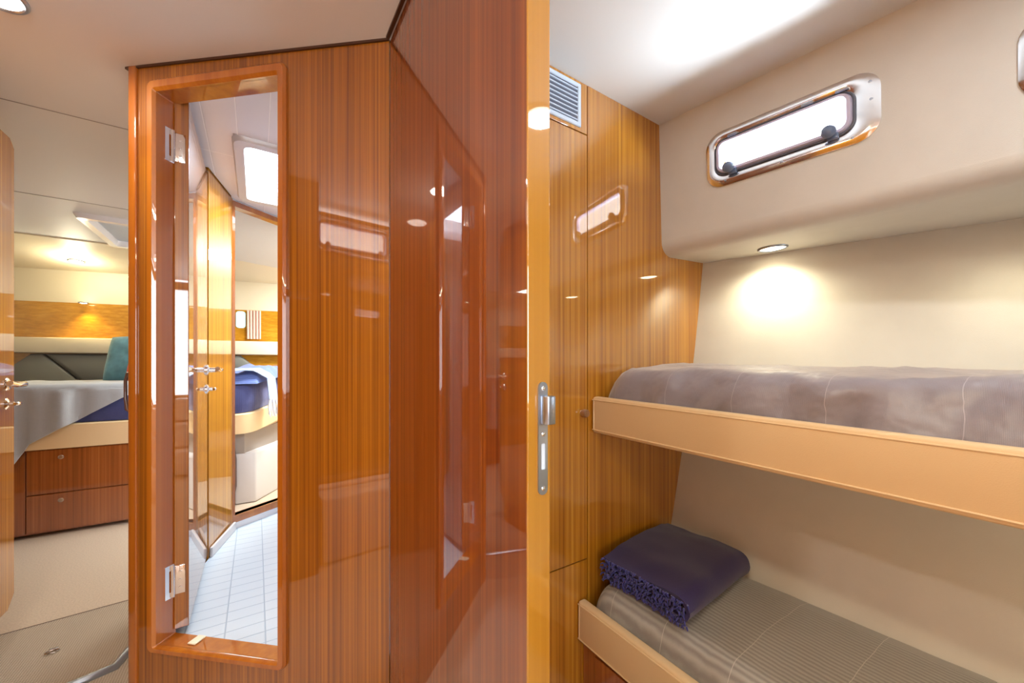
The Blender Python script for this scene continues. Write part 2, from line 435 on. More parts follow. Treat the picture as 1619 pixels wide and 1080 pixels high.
# strike and pull on the end post
t = thing('latch_pull', DT(.874, -.15, -.03), 'chrome and brown leather latch pull on the bulkhead end post', 'latch')
b = B(); bx(b, .8715, .8745, -.055, -.01, -.15, -.01, lambda u, v, z: DT(u, z, v), bev=.001)
obj('plate', b, M_BRASS, t)
b = B(); tube(b, [DT(.874, -.018, -.02), DT(.892, -.022, -.016), DT(.902, -.045, -.016), DT(.902, -.10, -.016), DT(.895, -.135, -.016), DT(.876, -.148, -.02)], [.005, .006, .0045, .0045, .006, .005])
obj('pull_bar', b, M_PIPE, t, smooth=True)
b = B(); lathe(b, [(.004, .870), (.010, .874), (.010, .884), (.006, .888)], lambda a, c, u: DT(u, -.02+c, -.02+a), 14)
obj('latch_button', b, M_CHROME, t, smooth=True)

# ------------------------------------------------------------------ levers
def lever(parent, T, z, flip=-1, nm='handle', L=.105):
    """T(a along door, z, c out of the face)"""
    b = B(); lathe(b, [(.024, 0), (.024, .005), (.018, .009), (.011, .010), (.010, .034)], lambda a, q, c: T(a, z+q, c), 20)
    tube(b, [T(0, z, .030), T(flip*.006, z, .046), T(flip*.03, z+.003, .053), T(flip*.07, z-.001, .050), T(flip*L, z+.006, .046)], [.010, .010, .0085, .008, .009], 12)
    return obj(nm, b, M_CHROME, parent, smooth=True)
def turn(parent, T, z):
    b = B(); lathe(b, [(.021, 0), (.021, .004), (.014, .008), (.008, .010), (.008, .022)], lambda a, q, c: T(a, z+q, c), 20)
    tube(b, [T(-.016, z, .027), T(-.008, z, .029), T(.008, z, .029), T(.016, z, .027)], [.005, .007, .007, .005], 10)
    return obj('thumb_turn', b, M_CHROME, parent, smooth=True)

# ------------------------------------------------------------------ forward cabin door (open, far left)
t = thing('door_2', (-.76, 1.85, -.87), 'open glossy teak door of the forward cabin, cut off by the left edge', 'door', kind=ST)
TL = lambda a, z, c: (-.742 + c, a, z)
b = B()
pts = [(1.50, -.872), (2.15, -.872), (2.194, -.83), (2.194, .80), (2.165, .826), (1.50, .826)]
disc_poly(b, pts, -.036, 0, TL)
obj('door_leaf', b, W_CAB, t)
b = B(); bx(b, 2.1945, 2.1975, -.75, .74, -.034, -.002, lambda a, z, c: TL(a, z, c))
obj('lipping', b, W_EDGE, t)
T2 = lambda a, z, c: TL(2.135 + a, z, c)
lever(t, T2, -.062); turn(t, T2, -.132)
TB2 = lambda a, z, c: TL(2.135 + a, z, -.036 - c)
lever(t, TB2, -.062)

# ------------------------------------------------------------------ shower room door (open inwards)
t = thing('door_3', (-.20, 1.90, -.84), 'narrow glossy teak shower room door standing open inside the doorway', 'door', kind=ST)
TH3 = lambda a, z, c: (-.182 + c, a, z)
b = B(); bx(b, 1.622, 2.185, -.838, .858, -.036, 0, lambda a, z, c: TH3(a, z, c), bev=.002)
obj('door_leaf', b, W_LOB, t)
T3 = lambda a, z, c: TH3(2.150 + a, z, c)
lever(t, T3, -.014); turn(t, T3, -.098)
for zc in (.70, -.68):
    b = B(); bx(b, -.216, -.190, 1.618, 1.6215, zc-.045, zc+.045, bev=.001)
    for s in (-.025, 0, .025): lathe(b, [(.004, 0), (.003, .002)], lambda p, q, c, s=s: (-.203+p, 1.618-c, zc+s+q), 10)
    tube(b, [(-.221, 1.617, zc-.05), (-.221, 1.617, zc+.05)], .006, 10)
    h = obj('hinge', b, M_CHROME, t, smooth=True)
    b = B()
    TJ = lambda v, z, c: DT(U1 - c, z, v)      # on the jamb reveal
    ring(b, rrect(-.058, -.018, zc-.052, zc+.052, .002, 2), rrect(-.058, -.030, zc-.034, zc+.034, .002, 2), 0, .003, TJ)
    obj('hinge_plate', b, M_CHROME, h)

# ------------------------------------------------------------------ shower room interior
b = B(); prism(b, [(.32, 1.15), (.78, .96), (.78, 3.05), (.30, 2.83), (-.108, 2.54), (-.18, 2.22), (-.29, 1.70)], -.90, -.87)
obj('floor_shower', b, M_HFLOOR, label='white grooved shower room floor inside the narrow doorway', cat='floor', kind=ST)
b = B()
for q in ([(.32, 1.14), (.78, .96), (.78, 1.83), (-.262, 1.83), (-.30, 1.70)], [(-.262, 1.83), (-.075, 1.83), (-.075, 2.5), (-.11, 2.5), (-.18, 2.2), (-.23, 2.2)],
          [(.43, 1.83), (.78, 1.83), (.78, 2.5), (.43, 2.5)], [(-.11, 2.5), (.78, 2.5), (.78, 3.1), (.30, 2.84), (-.11, 2.54)]):
    prism(b, q, CZ-.008, CZ)
obj('ceiling_shower', b, M_HCEIL, label='white planked shower room ceiling seen through the doorway', cat='ceiling', kind=ST)
b = B()
prism(b, [(-.335, 1.70), (-.30, 1.70), (-.225, 2.22), (-.26, 2.22)], FZ, CZ)
obj('wall_head_port', b, M_WHITE, label='white port wall of the shower room behind the open door', cat='wall', kind=ST)
b = B()
prism(b, [(-.18, 2.225), (-.105, 2.548), (-.145, 2.57), (-.262, 2.225)], FZ, CZ)
obj('wall_head_pillar', b, W_CAB, label='golden teak pillar between shower room door and inner opening', cat='wall', kind=ST)
# inner opening wall (second way through to the bed)
I0 = Vector((-.108, 2.550)); IU = Vector((.812, .584)); IN_ = Vector((.584, -.812))
def IT(u, z, v):
    p = I0 + IU*u + IN_*v
    return (p.x, p.y, z)
b = B(); ring(b, full(0, 1.09, FZ, CZ), full(.012, .48, -.80, .868), 0, -.04, IT)
obj('wall_head_forward', b, M_WHITE, label='white shower room wall with the inner opening to the bed', cat='wall', kind=ST)
b = B(); ring(b, full(-.002, .51, -.838, .890), full(.012, .48, -.80, .862), -.043, .006, IT)
obj('trim_4', b, W_FRAME, label='teak frame of the inner opening between shower room and bed', cat='door frame', kind=ST)
# rounded grey cove moulding and plinth in the shower room
b = B(); prism(b, [(-.178, 2.228), (-.10, 2.535), (-.088, 2.53), (-.166, 2.228)], -.87, -.825, bev=.004)
obj('baseboard_head', b, M_GREYW, label='pale skirting below the golden teak pillar in the shower room', cat='skirting', kind=ST)
# shower room hatch
t = thing('window_3', (.18, 2.17, CZ-.02), 'white framed hatch in the planked shower room ceiling', 'hatch', kind=ST)
TC = lambda a, b_, c: (a, b_, CZ - c)
b = B(); ring(b, rrect(-.085, .44, 1.82, 2.515, .04, 6), rrect(-.03, .385, 1.885, 2.45, .03, 6), -.04, .026, TC, bevel=.2)
obj('hatch_frame', b, M_GREYW, t, smooth=True)
b = B(); disc_poly(b, rrect(-.03, .385, 1.885, 2.45, .03, 6), -.012, -.020, TC)
obj('hatch_pane', b, M_HGLASS, t)

# ------------------------------------------------------------------ bunk cabin door (open, seen from its glossy face and edge)
t = thing('door_1', (.325, .75, FZ+.01), 'tall glossy teak bunk cabin door standing open in the middle of the view', 'door', kind=ST)
b = B(); bx(b, .3065, .3435, .427, 1.070, FZ+.012, CZ-.010, bev=.0015)
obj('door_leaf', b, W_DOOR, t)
b = B(); bx(b, .3055, .3445, .4235, .4275, FZ+.012, CZ-.010, bev=.0015)
obj('lipping', b, W_EDGE, t, label='golden teak edge strip with the lock')
TE = lambda a, z, c: (a, .4235 - c, z)
b = B(); ring(b, rrect(.3225, .3385, -.177, -.021, .0078, 6), rrect(.3275, .3345, -.142, -.106, .0015, 6), 0, .0022, TE)
lk = obj('lock_plate', b, M_STEEL, t, smooth=True)
b = B(); bx(b, .3275, .3345, .4225, .4230, -.142, -.106)
obj('bolt_slot', b, M_ALU, lk)
for z in (-.030, -.093, -.168):
    b = B(); lathe(b, [(.0034, 0), (.0034, .003), (.0018, .0042)], lambda a, q, c, z=z: TE(.3305+a, z+q, c), 12)
    obj('screw', b, M_CHROME, lk, smooth=True)
b = B()
prism(b, [(.3262, .4225), (.3262, .4130), (.3300, .4085), (.3425, .4085), (.3425, .4225)], -.079, -.040, bev=.0015)
obj('latch_bolt', b, M_STEEL, lk, smooth=True)
b = B(); bx(b, .296, .3045, -.15, 1.072, CZ-.007, CZ)
obj('trim_5', b, M_BEAD, label='thin dark teak bead under the ceiling beside the tall door', cat='trim', kind=ST)

# ------------------------------------------------------------------ bunk cabin: transverse bulkhead with locker
b = B(); bx(b, .890, 1.75, .903, .943, FZ, CZ)
obj('wall_transverse', b, W_CAB, label='honey teak bulkhead at the foot of the two bunks', cat='wall', kind=ST)
t = thing('locker', (.62, .92, FZ), 'tall honey teak locker beside the bunks with a round knob and grille', 'locker')
b = B(); bx(b, .352, .888, .908, .95, FZ, CZ-.001)
obj('carcass', b, M_DARK, t)
b = B(); bx(b, .352, .8862, .902, .9085, .7455, CZ-.001, bev=.0008)
vp = obj('vent_panel', b, W_CAB, t)
b = B(); bx(b, .352, .8862, .902, .9085, -.6145, .7415, bev=.0008)
ld = obj('door', b, W_CAB, t)
b = B(); bx(b, .352, .8862, .902, .9085, FZ+.02, -.6185, bev=.0008)
obj('lower_door', b, W_CAB, t)
b = B(); lathe(b, [(.010, 0), (.010, .006), (.0125, .008), (.0125, .019), (.011, .021)], lambda a, q, c: (.866+a, .902-c, -.147+q), 20)
obj('knob', b, M_BRASS, ld, smooth=True)
TV = lambda a, z, c: (a, .902 - c, z)
b = B(); ring(b, rrect(.655, .857, .757, .893, .003, 3), rrect(.672, .842, .771, .880, .001, 3), 0, .005, TV, bevel=.15)
g = obj('grille', b, M_ALU, vp, label='pale grey louvred air grille')
b = B(); bx(b, .672, .842, .9005, .9015, .771, .880); obj('grille_backing', b, M_RUB, g)
b = B()
for k in range(8):
    z = .7755 + k*.01365
    bx(b, .672, .842, -.0055, -.0005, z-.0018, z+.0018, lambda a, c, zz, z=z: (a, .9025+c+(zz-z)*.1, zz))
obj('louvres', b, M_ALU, g)

# ------------------------------------------------------------------ bunk cabin: hull side
def xf(y, z): return 1.2566 + (.914-y)*.1565 + (.905-z)*.0353
def xh(y, z):
    top = 1.552 + (.903-y)*.385; bot = 1.318 + (.903-y)*.075
    s = (z+.66)/1.095
    return bot + (top-bot)*s + .02*math.sin(max(0, min(1, s))*PI)
FT = lambda a, z, c: (xf(a, z) - c, a, z)
b = B()
HOLE1 = (.345, .700, .640, .752); HOLE2 = (-.295, .060, .612, .724)
for (y0, y1), h in (((.22, .903), HOLE1), ((-.45, .22), HOLE2)):
    ring(b, full(y0, y1, .47, CZ+.02), rrect(h[0], h[1], h[2], h[3], .035, 6), 0, -.03, FT)
bx(b, -1.22, -.45, -.03, 0, .47, CZ+.02, lambda a, c, z: FT(a, z, c))
def cv(u, v):
    y = .903 - 2.12*v
    p = []
    if u < .5:
        an = u/.5*PI/2; r = .05
        return (xf(y, .47) + r*(1-math.cos(an))*1.1, y, .47 - r*math.sin(an))
    w = (u-.5)/.5
    x0 = xf(y, .47)+.055; x1 = xh(y, .43)+.03
    return (x0 + (x1-x0)*w, y, .42 + .013*w)
c = B(); grid(c, 16, 24, cv); merge(b, c)
obj('wall_starboard_upper', b, M_WALLV, smooth=True, label='cream padded hull box holding the portlights over the bunks', cat='wall', kind=ST)
b = B()
grid(b, 24, 20, lambda u, v: (xh(.905-2.12*u, -1.05+1.50*v), .905-2.12*u, -1.05+1.50*v))
obj('wall_starboard', b, M_WALLV, smooth=True, label='cream curved hull lining beside both bunks', cat='wall', kind=ST)

def portlight(name, T, y0, y1, z0, z1, label):
    """outer flange y0..y1, z0..z1 ; T(a,z,c)"""
    t = thing(name, T((y0+y1)/2, z0, 0), label, 'portlight', kind=ST)
    n = 8
    O = rrect(y0, y1, z0, z1, .052, n)
    I = rrect(y0+.050, y1-.028, z0+.034, z1-.030, .034, n)
    b = B(); ring(b, O, I, -.002, .009, T, bevel=.30)
    obj('flange', b, M_CHROME, t, smooth=True)
    b = B(); ring(b, rrect(y0+.050, y1-.028, z0+.034, z1-.030, .034, n), rrect(y0+.0535, y1-.0315, z0+.0375, z1-.0335, .031, n), -.004, .0095, T)
    obj('seal', b, M_RUB, t, smooth=True)
    b = B(); ring(b, rrect(y0+.0535, y1-.0315, z0+.0375, z1-.0335, .031, n), rrect(y0+.071, y1-.048, z0+.054, z1-.048, .015, n), -.004, .014, T, bevel=.3)
    obj('inner_frame', b, M_LAV, t, smooth=True)
    b = B(); disc_poly(b, rrect(y0+.062, y1-.040, z0+.046, z1-.039, .02, n), .002, .006, T)
    obj('pane', b, M_GLASS, t)
    for a in (y0+.098, y1-.080):
        b = B()
        bx(b, a-.016, a+.010, .008, .016, z0+.026, z0+.044, lambda p, c, z: T(p, z, c), bev=.003)
        lathe(b, [(.006, .012), (.006, .020), (.013, .022), (.0165, .030), (.0165, .036), (.012, .044), (.005, .047)], lambda p, q, c, a=a: T(a+p, z0+.044+q, c), 20)
        obj('dog_knob', b, M_KNOB, t, smooth=True)
    for a in (y0+.075, y0+.150, y1-.085):
        b = B(); bx(b, a-.010, a+.010, .007, .015, z1-.034, z1-.024, lambda p, c, z: T(p, z, c), bev=.003)
        tube(b, [T(a-.013, z1-.030, .014), T(a+.013, z1-.030, .014)], .0045, 10)
        obj('hinge', b, M_STEEL, t, smooth=True)
    for a, z in ((y0+.020, z1-.035), (y0+.018, (z0+z1)/2+.01), (y0+.055, z0+.016), (y1-.06, z0+.014), ((y0+y1)/2, z0+.014)):
        b = B(); lathe(b, [(.0042, .006), (.0042, .0088), (.002, .0094)], lambda p, q, c, a=a, z=z: T(a+p, z+q, c), 12)
        obj('screw', b, M_STEEL, t, smooth=True)
    return t
portlight('window_1', FT, .308, .737, .603, .785, 'chrome framed portlight with two round knobs above the upper bunk')
portlight('window_2', FT, -.335, .094, .575, .757, 'portlight just cut off by the right edge above the upper bunk')
TPW = lambda a, z, c: (-1.10 + c, a, z)
portlight('window_5', TPW, .520, 1.005, .665, .880, 'chrome portlight in the port wall over the added bench')

# downlights under the hull box and in ceilings
def downlight(loc, r, label, group=None, tilt=(0, 0), mat=M_LENS, name='downlight'):
    t = thing(name, loc, label, 'light', group)
    T = lambda a, q, c: (loc[0]+a, loc[1]+q, loc[2] - c + a*tilt[0] + q*tilt[1])
    b = B(); ring(b, [(r*math.cos(2*PI*k/28), r*math.sin(2*PI*k/28)) for k in range(28)],
                  [(r*.80*math.cos(2*PI*k/28), r*.80*math.sin(2*PI*k/28)) for k in range(28)], -.002, .007, T, bevel=.3)
    obj('bezel', b, M_STEEL, t, smooth=True)
    b = B(); lathe(b, [(r*.80, -.001), (r*.80, .004), (r*.5, .007), (r*.1, .008)], T, 28)
    obj('lens', b, mat, t, smooth=True)
    return t
downlight((1.545, .64, .428), .047, 'round warm downlight under the hull box shining on the wall above the upper bunk', tilt=(.05, 0))
downlight((1.60, .045, .428), .047, 'downlight under the hull box at the extreme right edge', tilt=(.05, 0))
downlight((-.545, 1.515, CZ+.027), .058, 'round white ceiling light in the top left corner', mat=M_LENSW, name='ceiling_light')
for x, y in ((-.30, -.15), (-.35, -1.5)):  # added lamps behind the camera to brighten lobby and bunks
    downlight((x, y, CZ+.026), .075, 'added round white lobby lamp, out of view', 'added lobby fill lights', mat=M_LENSW, name='ceiling_light')
downlight((-.95, .35, CZ+.027), .06, 'added round white lamp over the port bench, out of view', mat=M_LENSW, name='ceiling_light')  # added lamp to brighten the reflected bench
downlight((.85, -.25, CZ-.001), .06, 'round white ceiling light of the bunk cabin', mat=M_LENSW, name='ceiling_light')
downlight((-1.20, 4.50, .846), .05, 'small warm light in the sloping cove above the island bed', tilt=(0, -.10), name='cove_light')
downlight((-1.23, wy(-1.23)-.06, .548), .032, 'small warm reading light over the teak band by the bed', name='reading_light')

# ------------------------------------------------------------------ forward ceiling hatch, small window, curtain
t = thing('window_4', (-.6, 3.75, CZ-.03), 'white framed ceiling hatch with grey blind above the island bed', 'hatch', kind=ST)
b = B(); ring(b, rrect(-.925, -.275, 3.385, 4.105, .03, 5), rrect(-.86, -.34, 3.45, 4.04, .02, 5), -.06, .0, TC, bevel=.2)
obj('hatch_frame', b, M_WHITE, t, smooth=True)
b = B(); disc_poly(b, rrect(-.86, -.34, 3.45, 4.04, .02, 5), -.038, -.046, TC)
obj('blind', b, M_BLIND, t)
b = B(); disc_poly(b, rrect(-.160, -.085, .375, .535, .025, 5), .005, .012, lambda a, z, c: WT(a, c, z))
obj('window_6', b, M_CYAN, label='small pale blue porthole in the teak band seen through the inner opening', cat='porthole', kind=ST)
b = B()
grid(b, 40, 6, lambda u, v: WT(-.068+.110*u, .022+.010*math.sin(u*PI*9)*(1-.25*v), .545-.275*v), .002)
obj('curtain', b, M_PINK, smooth=True, label='pink pleated curtain beside the small porthole over the bed', cat='curtain')

# padded headboards
def pad(poly, label):
    b = B()
    t = bmesh.new()
    cx = sum(p[0] for p in poly)/len(poly); cz = sum(p[1] for p in poly)/len(poly)
    loops = []
    for f, c_ in ((1, .006), (1, .035), (.97, .048), (.90, .055)):
        loops.append([b.verts.new(WT(cx+(x-cx)*f, c_, cz+(z-cz)*f)) for x, z in poly])
    n = len(poly)
    for A, C_ in zip(loops, loops[1:]):
        for i in range(n): b.faces.new((A[i], A[(i+1) % n], C_[(i+1) % n], C_[i]))
    b.faces.new(loops[0][::-1]); b.faces.new(loops[-1]); t.free()
    return obj('padded_headboard', b, M_GREYP, smooth=True, label=label, cat='headboard', group=None)
pad([(-1.78, -.16), (-1.22, -.16), (-1.475, .108), (-1.545, .108), (-1.78, -.10)], 'sloping grey padded headboard panel at the left end of the bed')
pad([(-1.21, -.16), (-.36, -.16), (-.36, .108), (-1.465, .108)], 'long grey padded headboard panel behind the teal pillow')
pad([(-.35, -.16), (.13, -.16), (.02, -.03), (-.12, .108), (-.35, .108)], 'grey padded headboard panel seen through the inner opening')

# ------------------------------------------------------------------ island bed
def corner(poly, idx, r, n=6):
    """round one corner of a polygon"""
    p = [Vector(q) for q in poly]; out = []
    for i, q in enumerate(p):
        if i in idx:
            a = (p[i-1]-q).normalized(); c_ = (p[(i+1) % len(p)]-q).normalized()
            s, e = q + a*r, q + c_*r
            for k in range(n+1):
                t_ = k/n; out.append(tuple((1-t_)**2*s + 2*t_*(1-t_)*q + t_**2*e))
        else: out.append(tuple(q))
    return out
def inset(poly, d):
    n = len(poly); out = []
    for i in range(n):
        a = Vector(poly[i-1]); q = Vector(poly[i]); c_ = Vector(poly[(i+1) % n])
        e1 = (q-a).normalized(); e2 = (c_-q).normalized()
        n1 = Vector((-e1.y, e1.x)); n2 = Vector((-e2.y, e2.x)); m = (n1+n2).normalized()
        out.append(tuple(q + m*(d/max(.5, m.dot(n1)))))
    return out
bed = [(-1.95, 3.565), (-.03, 3.565), (.18, 3.965), (.36, wy(.36)-.075), (-1.95, wy(-1.95)-.10)]
bedr = corner(bed, (1,), .11)
def rise(y, x=0): return min(.055, max(0, y-3.565)*.14)*max(0, min(1, (x+.32)/.25))
t = thing('island_bed', (-.9, 4.1, FZ), 'island bed base with cream rail and two teak drawers under the grey throw', 'bed')
b = B()
lv = [(0, -.509), (0, -.365), (.006, -.360), (.03, -.360)]
R = [[b.verts.new((x, y, z+rise(y, x))) for x, y in inset(bedr, d)] for d, z in lv]
n = len(R[0])
for A, C_ in zip(R, R[1:]):
    for i in range(n): b.faces.new((A[i], A[(i+1) % n], C_[(i+1) % n], C_[i]))
b.faces.new(R[0][::-1]); b.faces.new(R[-1])
obj('rail', b, M_CREAM, t, smooth=True, label='cream padded bed rail')
b = B(); bx(b, -1.93, -.17, 3.60, 4.4, FZ+.02, -.512)
obj('base', b, W_DRAW, t)
for z0, z1 in ((-.785, -.518), (FZ+.03, -.792)):
    b = B(); bx(b, -1.165, -.18, 3.586, 3.600, z0, z1, bev=.002)
    d = obj('drawer', b, W_DRAW, t)
    zz = -.566 if z0 > -.8 else -.836
    b = B(); lathe(b, [(.013, 0), (.013, .003), (.009, .005), (.009, .002), (.003, .002)], lambda a, q, c: (-1.022+a, 3.586-c, zz+q), 18)
    obj('ring_pull', b, M_BRASS, d, smooth=True)
b = B(); bx(b, -1.93, -1.17, 3.588, 3.600, FZ+.03, -.518, bev=.002); obj('panel', b, W_DRAW, t)
b = B(); prism(b, inset([(-.17, 3.60), (-.075, 3.60), (.13, 3.99), (.28, 4.35), (-.17, 4.35)], .0), -.66, -.50); obj('recess', b, M_TAUPE, t)
b = B(); tube(b, [(-.165, 3.595, -.52), (-.15, 3.59, -.70), (-.15, 3.59, -.90), (-.17, 3.595, -1.03)], [.02, .028, .028, .02], 14)
obj('corner_post', b, M_PIPE, t, smooth=True)
b = B(); prism(b, [(-.135, 3.60), (.0, 3.60), (.20, 3.95), (.38, 4.33), (-.13, 4.33)], FZ+.003, -.66, bev=.012)
obj('step_plinth', b, M_GREYW, t, smooth=True, label='pale grey moulded step beside the bed')
b = B()
lv = [(.030, -.356), (.022, -.30), (.026, -.20), (.045, -.150), (.09, -.128)]
R = [[b.verts.new((x, y, z+rise(y, x))) for x, y in inset(bedr, d)] for d, z in lv]
for A, C_ in zip(R, R[1:]):
    for i in range(n): b.faces.new((A[i], A[(i+1) % n], C_[(i+1) % n], C_[i]))
b.faces.new(R[0][::-1]); b.faces.new(R[-1])
obj('bed_mattress', b, M_NAVYC, smooth=True, label='navy ribbed mattress on the cream railed island bed', cat='mattress')
# grey throw
def throw(u, v):
    x = -1.93 + (1.93-.42)*u
    # v: 0 at the wall, .55 at the bed edge, 1 at the hem
    xe = min(x, -.62 - .0)
    d_ = max(0, -.69-x)
    hem = max(-.175 - d_*.65 - max(0, d_-.45)*1.2, -.66)
    if x > -.69: hem = -.175 + (x+.69)*.9
    hem = min(hem, -.13)
    yb = 4.45; yf = 3.566
    w = .006*noise.noise(Vector((x*5, v*4, 0))) + .010*noise.noise(Vector((x*9, v*7, 3)))
    if v < .5:
        s = v/.5; y = yb + (yf+.03-yb)*s
        if x > -.69: y = max(y, yf + .03 + (x+.69)*1.6)
        z = -.112 + rise(y, x) + w
        return (x, y, z)
    s = (v-.5)/.5
    if x > -.69: y0 = yf+.03+(x+.69)*1.6; return (x, y0-.01*s, -.112+rise(y0, x)-.012*s)
    amp = .018*min(1, s*2)*(1 if x < -.9 else .4)
    fold = amp*math.sin(x*26) + amp*.6*math.sin(x*47+1)
    z = -.112 + (hem+.112)*s
    r = .045
    if s < .2: y = yf + .03 - (.045)*math.sin(s/.2*PI/2); z = -.112 - (1-math.cos(s/.2*PI/2))*.03
    else:
        y = yf - .015 - .004 + fold - .012*(s-.2)
        z = -.142 + (hem+.142)*(s-.2)/.8
    return (x, min(y, 3.556) if z < -.15 else y, z)
b = B(); grid(b, 90, 50, throw, .005)
obj('grey_throw', b, M_THROW, smooth=True, label='pale grey throw spread over the bed with its hem hanging over the rail', cat='blanket')
# blue quilt heap and pale throw with fringe (right corner of bed)
def quilt(u, v):
    x = -.40 + .50*u; y = 3.60 + .62*v
    xr = .005 + (y-3.60)*.52
    x = -.40 + (xr+.40)*u
    e = min(1, min(u*5, (1-u)*6)); e2 = min(1, min((1-v)*4, v*5)); k = max(0, min(e, e2))
    k = math.sin(k*PI/2)
    z = -.135 + rise(y, x) + k*(.085 + .02*noise.noise(Vector((x*9, y*9, 1))) + .012*noise.noise(Vector((x*22, y*8, 5))))
    return (x, y, z)
b = B(); grid(b, 40, 40, quilt, .006)
obj('blue_quilt', b, M_BLUEQ, smooth=True, label='rumpled blue quilt heaped on the bed corner seen through the doorway', cat='quilt')
t = thing('pale_throw', (.02, 3.75, -.13), 'pale blue throw with white fringe hanging over the bed corner', 'blanket')
def pale(u, v):
    # strip crossing the quilt and dropping over the side rail
    w = -.05 + .10*v
    px, py = -.26 + .36*u, 3.615 + .10*u + w*1.1
    edge = .02 + (py-3.60)*.52 + .012
    z = -.032 + rise(py) + .008*noise.noise(Vector((u*8, v*5, 9)))
    s = max(0, u-.72)/.28
    if u < .72:
        px = -.26 + (edge+.26)*(u/.72)
        z -= max(0, (u/.72)-.8)*.25
    else:
        px = edge + .028 - .008*math.sin(v*14)
        z = -.085 - s*.17
    return (px, py - (.10*s), z)
b = B(); grid(b, 40, 16, pale, .005)
obj('cloth', b, M_PALEB, t, smooth=True)
b = B()
for k in range(16):
    v = k/15; p = Vector(pale(1, v)); p.z += .005
    q = p + Vector((random.uniform(-.012, .02), random.uniform(-.012, .012), -.10-random.uniform(0, .05)))
    m_ = (p+q)/2 + Vector((random.uniform(-.01, .01), random.uniform(-.01, .01), 0))
    tube(b, [p, m_, q], [.004, .006, .005], 6)
obj('fringe', b, M_FRW, t, smooth=True)
# pillows
def pillow(name, c, w, h, th, ax, ay, mat, label):
    b = B()
    def P(sgn):
        def f(u, v):
            a, q = u*2-1, v*2-1
            k = max(0, (1-abs(a)**3.2))**.5 * max(0, (1-abs(q)**3.2))**.5
            pin = 1 - .07*(a*a*q*q)
            wr = .01*noise.noise(Vector((a*3, q*3, sgn)))
            X = a*w/2*pin*(1-.04*(1-abs(q))*abs(a)); Z = q*h/2*pin; Y = sgn*(th/2*k) + wr*k
            v_ = Vector((X, Y, Z)); v_.rotate(__import__('mathutils').Euler((ax, 0, ay)))
            return (c[0]+v_.x, c[1]+v_.y, c[2]+v_.z)
        return f
    grid(b, 18, 18, P(1)); grid(b, 18, 18, P(-1))
    return obj(name, b, mat, smooth=True, label=label, cat='pillow')
pillow('throw_pillow', (-.80, 4.36, .065), .46, .40, .12, -.30, -.3, M_TEAL, 'teal square pillow leaning at the head of the bed')
pillow('throw_pillow', (-.67, 4.10, .045), .34, .34, .10, -.30, -.3, M_RED, 'red patterned pillow in front of the teal one, mostly hidden')

# ------------------------------------------------------------------ lobby floor: woven mats and metal trimmed step
t = thing('floor_hatch', (-.75, 2.0, FZ), 'woven beige floor hatch mat with small ring pull in the lower left corner', 'floor hatch')
b = B(); prism(b, [(-1.05, 2.325), (-.33, 2.398), (-.36, 2.20), (-.385, 1.96), (-.41, 1.873), (-.475, 1.855), (-.70, 1.79), (-1.05, 1.70)], FZ+.001, FZ+.008, bev=.002)
obj('mat', b, M_JUTE, t)
b = B(); prism(b, [(-1.05, 2.325), (-.33, 2.398), (-.33, 2.408), (-1.05, 2.335)], FZ+.001, FZ+.006)
obj('edge_seam', b, M_PIPE, t)
b = B()
tube(b, [(-.34, 2.22, FZ+.01), (-.385, 1.965, FZ+.012), (-.408, 1.870, FZ+.012), (-.475, 1.849, FZ+.012), (-.71, 1.782, FZ+.010)], .014, 10)
obj('metal_edge', b, M_STEEL, t, smooth=True, label='bright metal edge strip')
b = B(); tube(b, [(-.62+.018*math.cos(a), 2.10+.010*math.sin(a), FZ+.012) for a in [k*PI/8 for k in range(17)]], .0022, 6)
bx(b, -.632, -.608, 2.112, 2.118, FZ+.008, FZ+.015)
obj('ring_pull', b, M_CHROME, t, smooth=True)
b = B(); prism(b, [(-.44, 1.60), (-.33, 1.68), (-.345, 2.16), (-.375, 1.955), (-.402, 1.862), (-.475, 1.84), (-.70, 1.775), (-.76, 1.60)], FZ+.001, FZ+.006)
obj('floor_mat', b, M_JUTE, label='woven beige lobby mat in front of the metal edge strip', cat='mat')

# ------------------------------------------------------------------ bunks
def berth(name, x, zt, zb, slope, label, under):
    t = thing(name, (x+.25, -.1, zb), label, 'bunk')
    def RT(a, y, z): return (a, y, z - (.903-y)*slope)
    b = B(); bx(b, x, x+.030, -1.19, .900, zb, zt, RT, bev=.009, seg=3)
    r = obj('rail', b, M_CREAM, t, smooth=True, label='cream leather covered rail')
    b = B()
    for z in (zt-.010, zb+.010): tube(b, [RT(x-.0005, .897, z), RT(x-.0005, -.2, z), RT(x-.0005, -1.18, z)], .0022, 6)
    tube(b, [RT(x-.0005, .892, zt-.010), RT(x-.0005, .892, zb+.010)], .0022, 6)
    obj('piping', b, M_CREAM, r, smooth=True)
    b = B()
    prism(b, [(x+.031, .899), (x+.031, -1.19), (xh(-1.19, zb)-.004, -1.19), (xh(.899, zb)-.004, .899)], zb+.012, zb+.036, RT)
    obj('bunk_board', b, M_WALLV, t)
    return t, RT
upper, RU = berth('upper_bunk', .906, -.096, -.212, .025, 'upper bunk with long cream leather rail fixed between bulkheads', False)
lower, RL = berth('lower_bunk', .843, -.734, -.861, .020, 'lower bunk with cream rail over teak drawer fronts', True)
b = B(); bx(b, .868, 1.25, -1.19, .899, FZ+.002, -.870); obj('base', b, W_DRAW, lower)
for y0, y1 in ((.30, .845), (-.32, .294), (-1.15, -.326)):
    b = B(); bx(b, .862, .868, y0, y1, FZ+.03, -.885, bev=.0015); obj('drawer', b, W_DRAW, lower)
